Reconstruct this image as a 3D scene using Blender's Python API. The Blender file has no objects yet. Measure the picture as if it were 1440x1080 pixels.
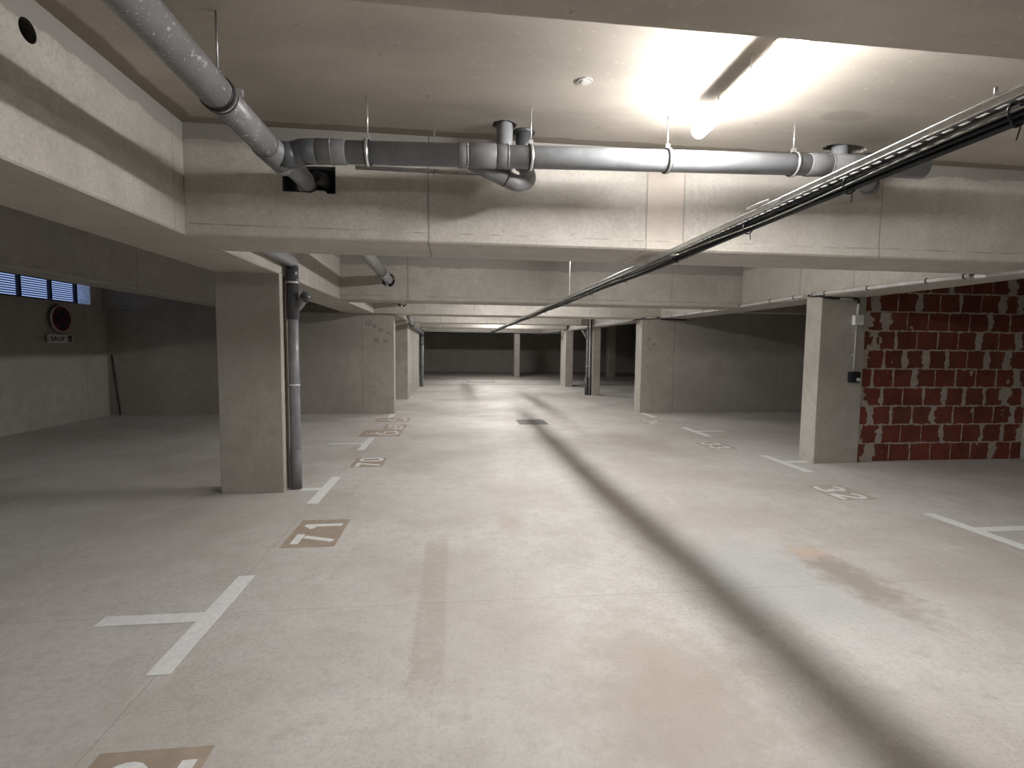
import bpy, bmesh, math, random
from mathutils import Vector, Matrix
random.seed(7)
S = bpy.context.scene
COL = S.collection
PI = math.pi

# ------------------------------------------------------------------ materials
class NT:
    def __init__(s, name, rough=0.8, spec=0.3, metal=0.0):
        s.m = bpy.data.materials.new(name); s.m.use_nodes = True
        s.t = s.m.node_tree; s.b = s.t.nodes['Principled BSDF']
        s.b.inputs['Roughness'].default_value = rough
        s.b.inputs['Metallic'].default_value = metal
        s.b.inputs['Specular IOR Level'].default_value = spec
        s._pos = None
    def put(s, sock, v):
        if isinstance(v, bpy.types.NodeSocket): s.t.links.new(v, sock)
        elif isinstance(v, (tuple, list)):
            sock.default_value = tuple(v) + ((1,) if len(v) == 3 and len(sock.default_value) == 4 else ())
        else: sock.default_value = v
    def pos(s):
        if s._pos is None: s._pos = s.t.nodes.new('ShaderNodeNewGeometry').outputs['Position']
        return s._pos
    def xyz(s):
        if not hasattr(s, '_x'):
            n = s.t.nodes.new('ShaderNodeSeparateXYZ'); s.put(n.inputs[0], s.pos()); s._x = n.outputs
        return s._x
    def math(s, op, a, b=0.0, c=0.0, clamp=False):
        n = s.t.nodes.new('ShaderNodeMath'); n.operation = op; n.use_clamp = clamp
        s.put(n.inputs[0], a); s.put(n.inputs[1], b); s.put(n.inputs[2], c); return n.outputs[0]
    def scalev(s, v):
        n = s.t.nodes.new('ShaderNodeVectorMath'); n.operation = 'MULTIPLY'
        s.put(n.inputs[0], s.pos()); n.inputs[1].default_value = v; return n.outputs[0]
    def noise(s, scale, detail=4.0, rough=0.55, vec=None, col=False):
        n = s.t.nodes.new('ShaderNodeTexNoise'); n.inputs['Scale'].default_value = scale
        n.inputs['Detail'].default_value = detail; n.inputs['Roughness'].default_value = rough
        s.put(n.inputs['Vector'], vec if vec is not None else s.pos())
        return n.outputs['Color' if col else 'Fac']
    def smooth(s, v, a, b, lo=0.0, hi=1.0):
        n = s.t.nodes.new('ShaderNodeMapRange'); n.interpolation_type = 'SMOOTHSTEP'
        s.put(n.inputs[0], v); s.put(n.inputs[1], a); s.put(n.inputs[2], b); s.put(n.inputs[3], lo); s.put(n.inputs[4], hi)
        return n.outputs[0]
    def mix(s, f, a, b):
        n = s.t.nodes.new('ShaderNodeMix'); n.data_type = 'RGBA'
        s.put(n.inputs[0], f); s.put(n.inputs[6], a); s.put(n.inputs[7], b); return n.outputs[2]
    def bump(s, h, strength=0.3, dist=0.01):
        n = s.t.nodes.new('ShaderNodeBump'); n.inputs['Strength'].default_value = strength
        n.inputs['Distance'].default_value = dist; s.put(n.inputs['Height'], h)
        s.t.links.new(n.outputs[0], s.b.inputs['Normal'])
    def color(s, c): s.put(s.b.inputs['Base Color'], c)
    def line(s, axis, v, w=0.004, wob=0.0):
        a = s.math('SUBTRACT', s.xyz()[axis], v)
        if wob: a = s.math('ADD', a, s.math('MULTIPLY', s.math('SUBTRACT', s.noise(1.3, 2), 0.5), wob))
        return s.smooth(s.math('ABSOLUTE', a), w * 0.5, w * 1.3, 1.0, 0.0)
    def blob(s, cx, cy, rx, ry, ax=0, ay=1, wob=0.6, sc=3.0, soft=0.5):
        u = s.math('DIVIDE', s.math('SUBTRACT', s.xyz()[ax], cx), rx)
        v = s.math('DIVIDE', s.math('SUBTRACT', s.xyz()[ay], cy), ry)
        d = s.math('SQRT', s.math('ADD', s.math('MULTIPLY', u, u), s.math('MULTIPLY', v, v)))
        d = s.math('ADD', d, s.math('MULTIPLY', s.math('SUBTRACT', s.noise(sc, 5, 0.65), 0.5), wob * 2))
        return s.smooth(d, 1.0 - soft, 1.0 + soft * 0.3, 1.0, 0.0)

def mul(c, k): return tuple(min(1, x * k) for x in c)
CB = (0.45, 0.425, 0.385)     # beam / wall concrete
CC = (0.39, 0.355, 0.31)    # ceiling underside, warmer
def concrete(name, col=CB, streak=True, band=None, seams=(), crease=None, spots=0.5, patches=(), warm=None, rough=0.85):
    n = NT(name, rough, 0.25)
    big = n.noise(0.9, 4, 0.6); mid = n.noise(5.0, 6, 0.65)
    c = n.mix(n.smooth(big, 0.3, 0.7), mul(col, 0.86), mul(col, 1.10))
    c = n.mix(n.smooth(mid, 0.38, 0.70, 0.0, 0.7), c, mul((col[0], col[1] * 0.98, col[2] * 0.95), 0.80))
    if streak:
        st = n.noise(1.0, 5, 0.6, n.scalev((7, 7, 0.7)))
        c = n.mix(n.smooth(st, 0.45, 0.75, 0.0, 0.35), c, mul(col, 0.80))
        st2 = n.noise(1.0, 4, 0.7, n.scalev((25, 25, 1.6)))
        c = n.mix(n.smooth(st2, 0.55, 0.8, 0.0, 0.3), c, mul(col, 1.18))
    c = n.mix(n.smooth(n.noise(45, 4, 0.75), 0.38, 0.66, 0.0, 0.6), c, mul(col, 0.74))
    c = n.mix(n.smooth(n.noise(13, 5, 0.7), 0.60, 0.68, 0.0, 0.3), c, mul(col, 1.22))
    pit = n.noise(26.0, 3, 0.6)
    c = n.mix(n.smooth(pit, 0.67, 0.72, 0.0, spots), c, mul(col, 0.55))
    if warm:
        m = n.math('MULTIPLY', n.smooth(n.xyz()[warm[0]], warm[1], warm[1] + 0.01), n.smooth(n.xyz()[warm[0]], warm[2], warm[2] + 0.01, 1.0, 0.0))
        c = n.mix(n.math('MULTIPLY', m, 0.6), c, (col[0] * 1.05, col[1] * 0.98, col[2] * 0.95))
    if band:        # cement wash left along the top of the beam, ragged lower edge
        e = n.math('ADD', n.xyz()[2], n.math('MULTIPLY', n.math('SUBTRACT', n.noise(2.4, 6, 0.6, n.scalev((1, 1, 0.25))), 0.5), 0.16))
        c = n.mix(n.smooth(e, band, band + 0.012, 0.0, 0.85), c, mul((col[0] * 0.93, col[1] * 0.93, col[2] * 0.97), 0.62))
    for (ax, ay, cx, cy, rx, ry, k) in patches:
        c = n.mix(n.math('MULTIPLY', n.blob(cx, cy, rx, ry, ax, ay, 0.35, 5.0, 0.2), 0.75), c, mul((col[0] * 0.95, col[1] * 0.97, col[2]), k))
    h = n.math('ADD', n.math('MULTIPLY', n.noise(55, 4, 0.6), 0.35), n.math('MULTIPLY', mid, 0.5))
    for (ax, v, w) in seams:
        l = n.line(ax, v, w, 0.006)
        c = n.mix(n.math('MULTIPLY', l, 0.55), c, mul(col, 0.40)); h = n.math('SUBTRACT', h, n.math('MULTIPLY', l, 0.8))
    if crease:
        e = n.math('MULTIPLY', n.line(2, crease, 0.005, 0.02), n.smooth(n.noise(6, 3), 0.42, 0.56))
        c = n.mix(n.math('MULTIPLY', e, 0.6), c, mul(col, 0.45))
    n.color(c); n.bump(h, 0.5, 0.007)
    return n.m

def plain(name, col, rough=0.5, metal=0.0, spec=0.5, var=0.12, sc=18.0, bump=0.0):
    n = NT(name, rough, spec, metal)
    n.color(n.mix(n.smooth(n.noise(sc, 4), 0.35, 0.7), mul(col, 1 - var), mul(col, 1 + var)))
    if bump: n.bump(n.noise(60, 3), bump, 0.003)
    return n.m

def pvc(name, col, flecks=0.0, rough=0.38):
    n = NT(name, rough, 0.5)
    c = n.mix(n.smooth(n.noise(7, 5, 0.65), 0.35, 0.75), mul(col, 0.86), mul(col, 1.15))
    if flecks:
        c = n.mix(n.smooth(n.noise(34, 2, 0.5), 0.655, 0.68, 0, flecks), c, (0.55, 0.54, 0.52))
        c = n.mix(n.smooth(n.noise(85, 2, 0.5), 0.665, 0.69, 0, flecks), c, (0.5, 0.49, 0.47))
    n.color(c); return n.m

def emit(name, col, strength):
    n = NT(name); n.color((0.9, 0.9, 0.9))
    n.put(n.b.inputs['Emission Color'], col); n.b.inputs['Emission Strength'].default_value = strength
    return n.m

def floor_mat():
    n = NT('floor_concrete', 0.55, 0.35)
    A = (0.58, 0.56, 0.54); B = (0.46, 0.428, 0.395); G = (0.50, 0.50, 0.495); T = (0.37, 0.33, 0.285)
    big = n.noise(0.55, 5, 0.62); mid = n.noise(2.6, 7, 0.68); fine = n.noise(30, 5, 0.7)
    c = n.mix(n.smooth(big, 0.38, 0.64), A, B)
    c = n.mix(n.smooth(n.noise(8, 6, 0.75), 0.45, 0.70, 0, 0.55), c, mul(B, 0.86))
    c = n.mix(n.smooth(mid, 0.48, 0.75, 0, 0.45), c, G)
    c = n.mix(n.smooth(n.noise(1.7, 6, 0.7, n.scalev((1, 0.45, 1))), 0.56, 0.78, 0, 0.5), c, mul(B, 0.9))
    c = n.mix(n.smooth(fine, 0.42, 0.7, 0, 0.55), c, mul(A, 0.72))
    c = n.mix(n.smooth(n.noise(95, 3, 0.6), 0.58, 0.70, 0, 0.35), c, mul(A, 1.25))
    c = n.mix(n.math('MULTIPLY', n.smooth(n.noise(60, 4, 0.7), 0.5, 0.62), n.smooth(n.noise(1.1, 3, 0.6), 0.45, 0.65, 0.1, 0.5)), c, mul(B, 0.75))
    c = n.mix(n.smooth(n.noise(1.4, 6, 0.75, n.scalev((1.2, 0.5, 1))), 0.60, 0.66, 0, 0.35), c, (0.62, 0.60, 0.58))
    c = n.mix(n.smooth(n.noise(4.0, 5, 0.7), 0.66, 0.72, 0, 0.35), c, (0.36, 0.33, 0.30))
    # worn tyre strip
    m = n.math('MULTIPLY', n.smooth(n.math('ABSOLUTE', n.math('ADD', n.math('SUBTRACT', n.xyz()[0], -0.125), n.math('MULTIPLY', n.math('SUBTRACT', fine, 0.5), 0.10))), 0.065, 0.10, 1, 0),
               n.smooth(n.math('ABSOLUTE', n.math('SUBTRACT', n.math('ADD', n.xyz()[1], n.math('MULTIPLY', fine, 0.3)), 3.15)), 0.75, 0.95, 1, 0))
    c = n.mix(n.math('MULTIPLY', n.math('MULTIPLY', m, n.smooth(n.noise(22, 4, 0.7), 0.25, 0.6, 0.4, 1.0)), 0.62), c, T)
    # grey damp patch, rust brown streak, orange spill, other stains
    c = n.mix(n.math('MULTIPLY', n.blob(2.15, 3.0, 0.7, 0.8, wob=0.9, sc=4, soft=0.8), 0.6), c, (0.37, 0.385, 0.39))
    c = n.mix(n.math('MULTIPLY', n.blob(2.62, 2.95, 0.22, 0.6, wob=1.0, sc=9, soft=0.7), 0.65), c, (0.27, 0.22, 0.17))
    c = n.mix(n.math('MULTIPLY', n.blob(2.62, 3.38, 0.15, 0.12, wob=0.8, sc=10, soft=0.5), 0.7), c, (0.53, 0.41, 0.33))
    c = n.mix(n.math('MULTIPLY', n.blob(0.47, 4.2, 0.13, 0.28, wob=0.5, sc=7, soft=0.7), 0.5), c, (0.42, 0.34, 0.28))
    c = n.mix(n.math('MULTIPLY', n.blob(0.95, 1.95, 0.5, 0.8, wob=1.0, sc=5, soft=0.8), 0.55), c, (0.36, 0.30, 0.24))
    c = n.mix(n.math('MULTIPLY', n.blob(2.9, 7.8, 0.55, 1.1, wob=0.6, sc=2, soft=0.9), 0.45), c, (0.33, 0.29, 0.25))
    c = n.mix(n.math('MULTIPLY', n.blob(1.15, 8.6, 0.3, 1.2, wob=0.5, sc=2, soft=0.8), 0.35), c, (0.36, 0.36, 0.35))
    c = n.mix(n.math('MULTIPLY', n.blob(0.8, 3.5, 0.25, 0.25, wob=0.6, sc=6, soft=0.7), 0.35), c, (0.33, 0.31, 0.29))
    c = n.mix(n.math('MULTIPLY', n.blob(1.6, 4.8, 0.18, 1.0, wob=0.6, sc=3, soft=0.7), 0.25), c, (0.38, 0.33, 0.28))
    h = n.math('ADD', n.math('MULTIPLY', fine, 0.4), n.math('MULTIPLY', n.noise(140, 3), 0.25))
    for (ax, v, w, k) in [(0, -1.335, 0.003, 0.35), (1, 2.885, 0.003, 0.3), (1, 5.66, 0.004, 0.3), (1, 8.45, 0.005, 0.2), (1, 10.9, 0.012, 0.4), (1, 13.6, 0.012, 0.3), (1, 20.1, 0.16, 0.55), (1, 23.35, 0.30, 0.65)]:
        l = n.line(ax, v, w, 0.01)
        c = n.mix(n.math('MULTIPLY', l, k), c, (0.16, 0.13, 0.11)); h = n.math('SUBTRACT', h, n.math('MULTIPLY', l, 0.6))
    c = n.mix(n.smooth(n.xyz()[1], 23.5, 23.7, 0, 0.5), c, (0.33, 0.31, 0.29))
    n.color(c)
    n.put(n.b.inputs['Roughness'], n.smooth(mid, 0.3, 0.7, 0.48, 0.72))
    n.bump(h, 0.25, 0.004)
    return n.m

def brick_mat():
    n = NT('hollow_red_brick', 0.9, 0.2)
    x, y, z = n.xyz()[0], n.xyz()[1], n.xyz()[2]
    wob = n.math('MULTIPLY', n.math('SUBTRACT', n.noise(9, 4, 0.6), 0.5), 0.035)
    zz = n.math('ADD', n.math('ADD', z, wob), 0.01)
    row = n.math('FLOOR', n.math('DIVIDE', zz, 0.255))
    fz = n.math('SUBTRACT', n.math('DIVIDE', zz, 0.255), row)
    dz = n.math('MULTIPLY', n.math('MINIMUM', fz, n.math('SUBTRACT', 1.0, fz)), 0.255)
    u = n.math('ADD', n.math('DIVIDE', n.math('ADD', n.math('SUBTRACT', x, 5.30), wob), 0.315), n.math('MULTIPLY', n.math('MODULO', row, 2.0), 0.5))
    fu0 = n.math('FLOOR', u); fu = n.math('SUBTRACT', u, fu0)
    near = n.math('MINIMUM', fu, n.math('SUBTRACT', 1.0, fu))
    du = n.math('MULTIPLY', near, 0.315)
    jid = n.math('ROUND', u)
    # every vertical joint gets its own width of smeared mortar
    h1 = n.math('FRACT', n.math('MULTIPLY', n.math('SINE', n.math('ADD', n.math('MULTIPLY', jid, 12.9898), n.math('MULTIPLY', row, 78.233))), 43758.5))
    edge = n.math('MAXIMUM', n.smooth(x, 5.62, 6.05, 1, 0), n.smooth(x, 7.45, 7.7, 0, 0.8))
    w = n.math('ADD', n.smooth(h1, 0.35, 1.0, 0.006, 0.045), n.math('MULTIPLY', edge, n.math('MULTIPLY', n.smooth(h1, 0.1, 0.5), 0.035)))
    w = n.math('MULTIPLY', w, n.smooth(n.noise(8, 4, 0.6), 0.3, 0.7, 0.35, 1.7))
    mv = n.smooth(n.math('SUBTRACT', du, w), -0.002, 0.003, 1, 0)
    mh = n.smooth(n.math('SUBTRACT', dz, n.smooth(n.noise(14, 4), 0.3, 0.75, 0.004, 0.017)), -0.002, 0.002, 1, 0)
    blot = n.smooth(n.noise(5.0, 5, 0.6, n.scalev((1, 1, 0.7))), 0.655, 0.68)
    m = n.math('MAXIMUM', n.math('MAXIMUM', mv, mh), blot)
    tone = n.noise(3.0, 4, 0.6)
    br = n.mix(n.smooth(tone, 0.3, 0.7), (0.235, 0.062, 0.040), (0.130, 0.040, 0.030))
    br = n.mix(n.smooth(h1, 0.2, 0.9, 0, 0.5), br, (0.17, 0.065, 0.048))
    br = n.mix(n.smooth(n.noise(40, 4, 0.6, n.scalev((1, 1, 0.2))), 0.5, 0.75, 0, 0.35), br, (0.10, 0.03, 0.02))
    mo = n.mix(n.smooth(n.noise(25, 4), 0.3, 0.7), (0.48, 0.42, 0.37), (0.36, 0.31, 0.275))
    br = n.mix(n.smooth(z, 0.4, 2.2, 0, 0.35), br, (0.11, 0.035, 0.028))  # bricks darken upward, fading light put into the colour
    n.color(n.mix(m, br, mo)); n.bump(n.math('ADD', m, n.math('MULTIPLY', n.noise(60, 4), 0.3)), 0.5, 0.01)
    return n.m

def ceiling_mat():
    n = NT('ceiling_concrete', 0.85, 0.2)
    c = n.mix(n.smooth(n.noise(0.7, 4, 0.6, n.scalev((0.5, 1.6, 1))), 0.3, 0.7), mul(CC, 0.82), mul(CC, 1.15))
    c = n.mix(n.smooth(n.noise(4, 6, 0.65, n.scalev((0.4, 1, 1))), 0.4, 0.75, 0, 0.45), c, mul(CC, 0.82))
    c = n.mix(n.smooth(n.noise(30, 4, 0.6), 0.60, 0.70, 0, 0.5), c, mul(CC, 1.35))
    c = n.mix(n.smooth(n.noise(15, 2, 0.5), 0.73, 0.76, 0, 0.6), c, mul(CC, 0.5))
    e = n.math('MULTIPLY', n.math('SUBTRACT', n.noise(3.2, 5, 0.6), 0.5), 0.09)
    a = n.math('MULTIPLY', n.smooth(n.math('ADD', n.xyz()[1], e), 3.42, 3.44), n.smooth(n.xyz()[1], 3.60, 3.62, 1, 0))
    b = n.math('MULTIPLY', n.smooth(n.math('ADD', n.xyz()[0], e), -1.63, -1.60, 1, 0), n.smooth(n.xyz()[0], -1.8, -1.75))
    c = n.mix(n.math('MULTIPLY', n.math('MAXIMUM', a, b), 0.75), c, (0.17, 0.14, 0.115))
    c = n.mix(n.math('MULTIPLY', n.blob(2.32, 2.88, 0.16, 0.08, wob=0.2, soft=0.3), 0.5), c, mul(CC, 0.62))
    for (px, py) in [(0.31, 3.29), (2.75, 3.36)]:
        c = n.mix(n.math('MULTIPLY', n.blob(px, py, 0.18, 0.13, wob=0.5, sc=9, soft=0.3), 0.6), c, (0.42, 0.39, 0.36))
    n.color(c)
    n.bump(n.math('ADD', n.noise(9, 5), n.math('MULTIPLY', n.noise(70, 3), 0.3)), 0.3, 0.005)
    return n.m

M = dict(
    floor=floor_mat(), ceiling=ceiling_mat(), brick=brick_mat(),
    wall=concrete('wall_concrete', mul(CB, 0.86), seams=[(0, -1.993, 0.006), (0, 5.11, 0.008), (0, 7.71, 0.006), (1, 10.72, 0.008), (1, 7.5, 0.006)],
                  patches=[(0, 2, -1.72, 1.93, 0.05, 0.045, 0.55), (0, 2, -1.60, 1.85, 0.06, 0.05, 0.6), (0, 2, -1.85, 2.0, 0.09, 0.08, 0.7), (0, 2, -1.42, 1.78, 0.05, 0.04, 0.6),
                           (0, 2, -1.68, 1.62, 0.06, 0.05, 0.6), (0, 2, -1.5, 1.6, 0.05, 0.04, 0.6), (0, 2, 4.50, 1.72, 0.05, 0.05, 0.65), (0, 2, 4.62, 1.6, 0.04, 0.04, 0.65), (0, 2, 4.52, 1.5, 0.05, 0.03, 0.65), (0, 2, 4.47, 1.1, 0.05, 0.05, 0.7)]),
    farwall=concrete('far_wall_concrete', mul(CB, 0.95)),
    pillar=concrete('pillar_concrete', mul(CB, 0.93), spots=0.4),
    beam1=concrete('front_beam_concrete', mul(CB, 1.02), band=2.80, seams=[(0, -0.175, 0.008), (0, 1.355, 0.006), (0, 1.632, 0.006), (0, 3.178, 0.005)], crease=2.268, warm=(0, 1.355, 1.632), rough=0.7),
    beam2=concrete('second_beam_concrete', mul(CB, 0.92), band=2.71, seams=[(0, -0.709, 0.012), (0, 3.53, 0.005)], crease=2.262),
    beam3=concrete('third_beam_concrete', mul(CB, 1.05), band=2.86, seams=[(0, 0.45, 0.006), (0, 3.6, 0.006)], patches=[(0, 2, -0.1, 2.45, 0.25, 0.09, 0.75), (0, 2, 1.7, 2.42, 0.13, 0.09, 0.75), (0, 2, 0.7, 2.44, 0.06, 0.05, 0.75)]),
    beam=concrete('far_beam_concrete', mul(CB, 0.98), seams=[(0, 1.0, 0.01), (0, -0.4, 0.01)]),
    longbeam=concrete('long_beam_concrete', mul(CB, 1.0), band=2.785, seams=[(1, 3.40, 0.004), (1, 6.55, 0.008), (1, 5.6, 0.006), (1, 9.4, 0.008)], rough=0.8),
    sidebeam=concrete('side_beam_concrete', mul(CB, 0.8), band=2.78, seams=[(1, 7.2, 0.01)], crease=2.25),
    pvc=pvc('dark_grey_pvc', (0.235, 0.242, 0.255), 0.0), pvcs=pvc('speckled_grey_pvc', (0.18, 0.18, 0.182), 0.9), pvcl=pvc('grey_pvc_collar', (0.15, 0.15, 0.152), 0.0, 0.5),
    pvcdark=pvc('charcoal_pvc', (0.060, 0.063, 0.07), 0.0, 0.35),
    zinc=plain('galvanised_steel', (0.72, 0.72, 0.72), 0.32, 0.85), zincd=plain('dull_steel', (0.42, 0.42, 0.42), 0.45, 1.0),
    rubber=plain('black_rubber', (0.012, 0.012, 0.013), 0.5), cable=plain('black_cable_sheath', (0.010, 0.011, 0.014), 0.5, spec=0.3), cableg=plain('olive_cable_sheath', (0.20, 0.19, 0.15), 0.6),
    conduit=plain('pale_grey_conduit', (0.50, 0.50, 0.49), 0.5), boxw=plain('pale_grey_box', (0.60, 0.60, 0.60), 0.5), boxb=plain('black_plastic', (0.012, 0.013, 0.016), 0.4),
    white=plain('road_paint_white', (0.74, 0.75, 0.75), 0.7, var=0.06, sc=30), tan=plain('tan_floor_coating', (0.365, 0.298, 0.236), 0.7, var=0.10, sc=9), faint=plain('grey_worn_paint', (0.40, 0.40, 0.395), 0.7),
    brown=plain('dark_recess', (0.05, 0.04, 0.035), 0.9), rust=plain('rusty_gap_filler', (0.22, 0.13, 0.085), 0.9, var=0.3),
    iron_pit_shade=plain('cast_iron_pit_shade', (0.008, 0.008, 0.008), 1.0, spec=0.0), ironl=plain('worn_steel_grate', (0.45, 0.44, 0.42), 0.5), cover=plain('manhole_concrete', (0.46, 0.44, 0.41), 0.7),
    navy=plain('navy_louvre_paint', (0.010, 0.016, 0.055), 0.4), reveal=plain('pale_plaster', (0.80, 0.82, 0.84), 0.8),
    red=plain('sign_red', (0.10, 0.006, 0.008), 0.5), blue=plain('sign_navy', (0.006, 0.009, 0.028), 0.5), signw=plain('sign_white', (0.55, 0.55, 0.53), 0.5), signk=plain('sign_black', (0.01, 0.01, 0.01), 0.5),
    housing=plain('lamp_housing_grey', (0.45, 0.45, 0.45), 0.5),
)

# ------------------------------------------------------------------ geometry helpers
class MB:
    def __init__(s): s.v = []; s.f = []; s.sm = []
    def add(s, vs, fs, smooth=False):
        o = len(s.v); s.v += [tuple(v) for v in vs]; s.f += [tuple(i + o for i in f) for f in fs]; s.sm += [smooth] * len(fs); return s
    def box(s, x0, x1, y0, y1, z0, z1):
        v = [(x0, y0, z0), (x1, y0, z0), (x1, y1, z0), (x0, y1, z0), (x0, y0, z1), (x1, y0, z1), (x1, y1, z1), (x0, y1, z1)]
        return s.add(v, [(0, 3, 2, 1), (4, 5, 6, 7), (0, 1, 5, 4), (1, 2, 6, 5), (2, 3, 7, 6), (3, 0, 4, 7)])
    def chamfer_box(s, x0, x1, y0, y1, z0, z1, c=0.012):
        """vertical-edge chamfered prism"""
        P = [(x0 + c, y0), (x1 - c, y0), (x1, y0 + c), (x1, y1 - c), (x1 - c, y1), (x0 + c, y1), (x0, y1 - c), (x0, y0 + c)]
        return s.prism(P, z0, z1)
    def prism(s, P, z0, z1):
        k = len(P); v = [(x, y, z0) for x, y in P] + [(x, y, z1) for x, y in P]
        return s.add(v, [tuple(range(k))[::-1], tuple(range(k, 2 * k))] + [(i, (i + 1) % k, k + (i + 1) % k, k + i) for i in range(k)])
    def ext(s, P, axis, a, b):
        """prism of a profile P extruded along x (profile y,z) or along y (profile x,z)"""
        k = len(P)
        mk = (lambda p, t: (t, p[0], p[1])) if axis == 0 else (lambda p, t: (p[0], t, p[1]))
        v = [mk(p, a) for p in P] + [mk(p, b) for p in P]
        return s.add(v, [tuple(range(k))[::-1], tuple(range(k, 2 * k))] + [(i, (i + 1) % k, k + (i + 1) % k, k + i) for i in range(k)])
    def sweep(s, path, r, n=20, cap=True):
        path = [Vector(p) for p in path]; rs = r if isinstance(r, (list, tuple)) else [r] * len(path)
        t0 = (path[1] - path[0]).normalized()
        u = t0.cross(Vector((0, 0, 1)));  u = u if u.length > 0.05 else t0.cross(Vector((1, 0, 0))); u.normalize()
        vs = []; prev = t0
        for i, p in enumerate(path):
            if i == 0: t = t0
            elif i == len(path) - 1: t = (path[i] - path[i - 1]).normalized()
            else: t = ((path[i + 1] - p).normalized() + (p - path[i - 1]).normalized()).normalized()
            q = prev.rotation_difference(t); u = q @ u; u = (u - t * u.dot(t)).normalized(); prev = t
            w = t.cross(u)
            for k in range(n):
                a = 2 * PI * k / n; vs.append(p + (u * math.cos(a) + w * math.sin(a)) * rs[i])
        fs = []
        for i in range(len(path) - 1):
            for k in range(n):
                a, b = i * n + k, i * n + (k + 1) % n; fs.append((a, b, b + n, a + n))
        s.add(vs, fs, True)
        if cap:
            m = len(path) - 1
            s.add(vs[:n], [tuple(range(n))[::-1]]); s.add(vs[m * n:], [tuple(range(n))])
        return s
    def cyl(s, a, b, r, n=20): return s.sweep([a, b], r, n)
    def ring(s, c, axis, R, w, t, n=32):
        """flat band (clamp) of width w, thickness t, inner radius R round an axis vector"""
        c = Vector(c); ax = Vector(axis).normalized(); u = ax.cross(Vector((0, 0, 1)))
        u = u if u.length > 0.05 else ax.cross(Vector((1, 0, 0))); u.normalize(); v = ax.cross(u)
        vs = []
        for k in range(n):
            a = 2 * PI * k / n; d = u * math.cos(a) + v * math.sin(a)
            for (rr, h) in ((R, -w / 2), (R + t, -w / 2), (R + t, w / 2), (R, w / 2)): vs.append(c + d * rr + ax * h)
        fs = []
        for k in range(n):
            a, b = 4 * k, 4 * ((k + 1) % n)
            for j in range(4): fs.append((a + j, a + (j + 1) % 4, b + (j + 1) % 4, b + j))
        return s.add(vs, fs, True)
    def ribbon(s, pts, w, z0, z1, closed=False):
        """flat stroke lying in the floor plane, pts (x,y)"""
        P = [Vector(p) for p in pts]; k = len(P); L = []; R = []
        for i in range(k):
            a = P[(i - 1) % k] if (closed or i > 0) else P[i]; b = P[(i + 1) % k] if (closed or i < k - 1) else P[i]
            d = (b - a).normalized(); nrm = Vector((-d.y, d.x)); L.append(P[i] + nrm * w / 2); R.append(P[i] - nrm * w / 2)
        for i in range(k if closed else k - 1):
            j = (i + 1) % k; q = [L[i], L[j], R[j], R[i]]
            if abs(z1 - z0) < 1e-6: s.add([(p.x, p.y, z0) for p in q], [(0, 1, 2, 3)])
            else:
                v = [(p.x, p.y, z0) for p in q] + [(p.x, p.y, z1) for p in q]
                s.add(v, [(3, 2, 1, 0), (4, 5, 6, 7), (0, 1, 5, 4), (1, 2, 6, 5), (2, 3, 7, 6), (3, 0, 4, 7)])
        return s
    def build(s, name, mat, parent=None, bevel=0.0):
        me = bpy.data.meshes.new(name); off = Vector((0, 0, 0))
        if parent is not None:
            off = Vector(parent['_o']) if '_o' in parent else parent.matrix_world.translation.copy()
        me.from_pydata([Vector(v) - off for v in s.v], [], s.f)
        for p, q in zip(me.polygons, s.sm): p.use_smooth = q
        b = bmesh.new(); b.from_mesh(me); bmesh.ops.remove_doubles(b, verts=b.verts, dist=1e-6)
        bmesh.ops.recalc_face_normals(b, faces=b.faces)
        if bevel: bmesh.ops.bevel(b, geom=[e for e in b.edges if len(e.link_faces) == 2 and e.calc_face_angle(0) > 0.6], offset=bevel, segments=2, affect='EDGES', clamp_overlap=True)
        b.to_mesh(me); b.free(); me.materials.append(M[mat] if isinstance(mat, str) else mat)
        o = bpy.data.objects.new(name, me); COL.objects.link(o)
        if parent is not None:
            o.parent = parent; TMP[o.name] = tuple(off); o['_o'] = tuple(off)
        return o
TMP = {}
def thing(name, loc, label, cat, group=None):
    e = bpy.data.objects.new(name, None); e.empty_display_size = 0.1; COL.objects.link(e); e.location = loc
    e.matrix_world = Matrix.Translation(loc)
    return tag(e, label, cat, group)
def tag(o, label, cat, group=None):
    o['label'] = label; o['category'] = cat
    if group: o['group'] = group
    return o
def struct(o): o['kind'] = 'structure'; return o
def fillet(P, r, seg=8):
    P = [Vector(p) for p in P]; out = [P[0]]
    for i in range(1, len(P) - 1):
        a, b, c = P[i - 1], P[i], P[i + 1]; d1 = (a - b).normalized(); d2 = (c - b).normalized()
        ang = d1.angle(d2); t = min(r / math.tan(ang / 2), (a - b).length * 0.49, (c - b).length * 0.49)
        p, q = b + d1 * t, b + d2 * t
        for k in range(seg + 1):
            s_ = k / seg; out.append(p * (1 - s_) ** 2 + b * 2 * s_ * (1 - s_) + q * s_ ** 2)
    out.append(P[-1]); return out
def cut(o, cutters):
    for c in cutters:
        m = o.modifiers.new('cut', 'BOOLEAN'); m.operation = 'DIFFERENCE'; m.solver = 'EXACT'; m.object = c
    dg = bpy.context.evaluated_depsgraph_get(); dg.update()
    me = bpy.data.meshes.new_from_object(o.evaluated_get(dg)); o.modifiers.clear(); old = o.data; o.data = me
    bpy.data.meshes.remove(old)
    for c in cutters:
        d = c.data; bpy.data.objects.remove(c); bpy.data.meshes.remove(d)
    return o
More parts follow.
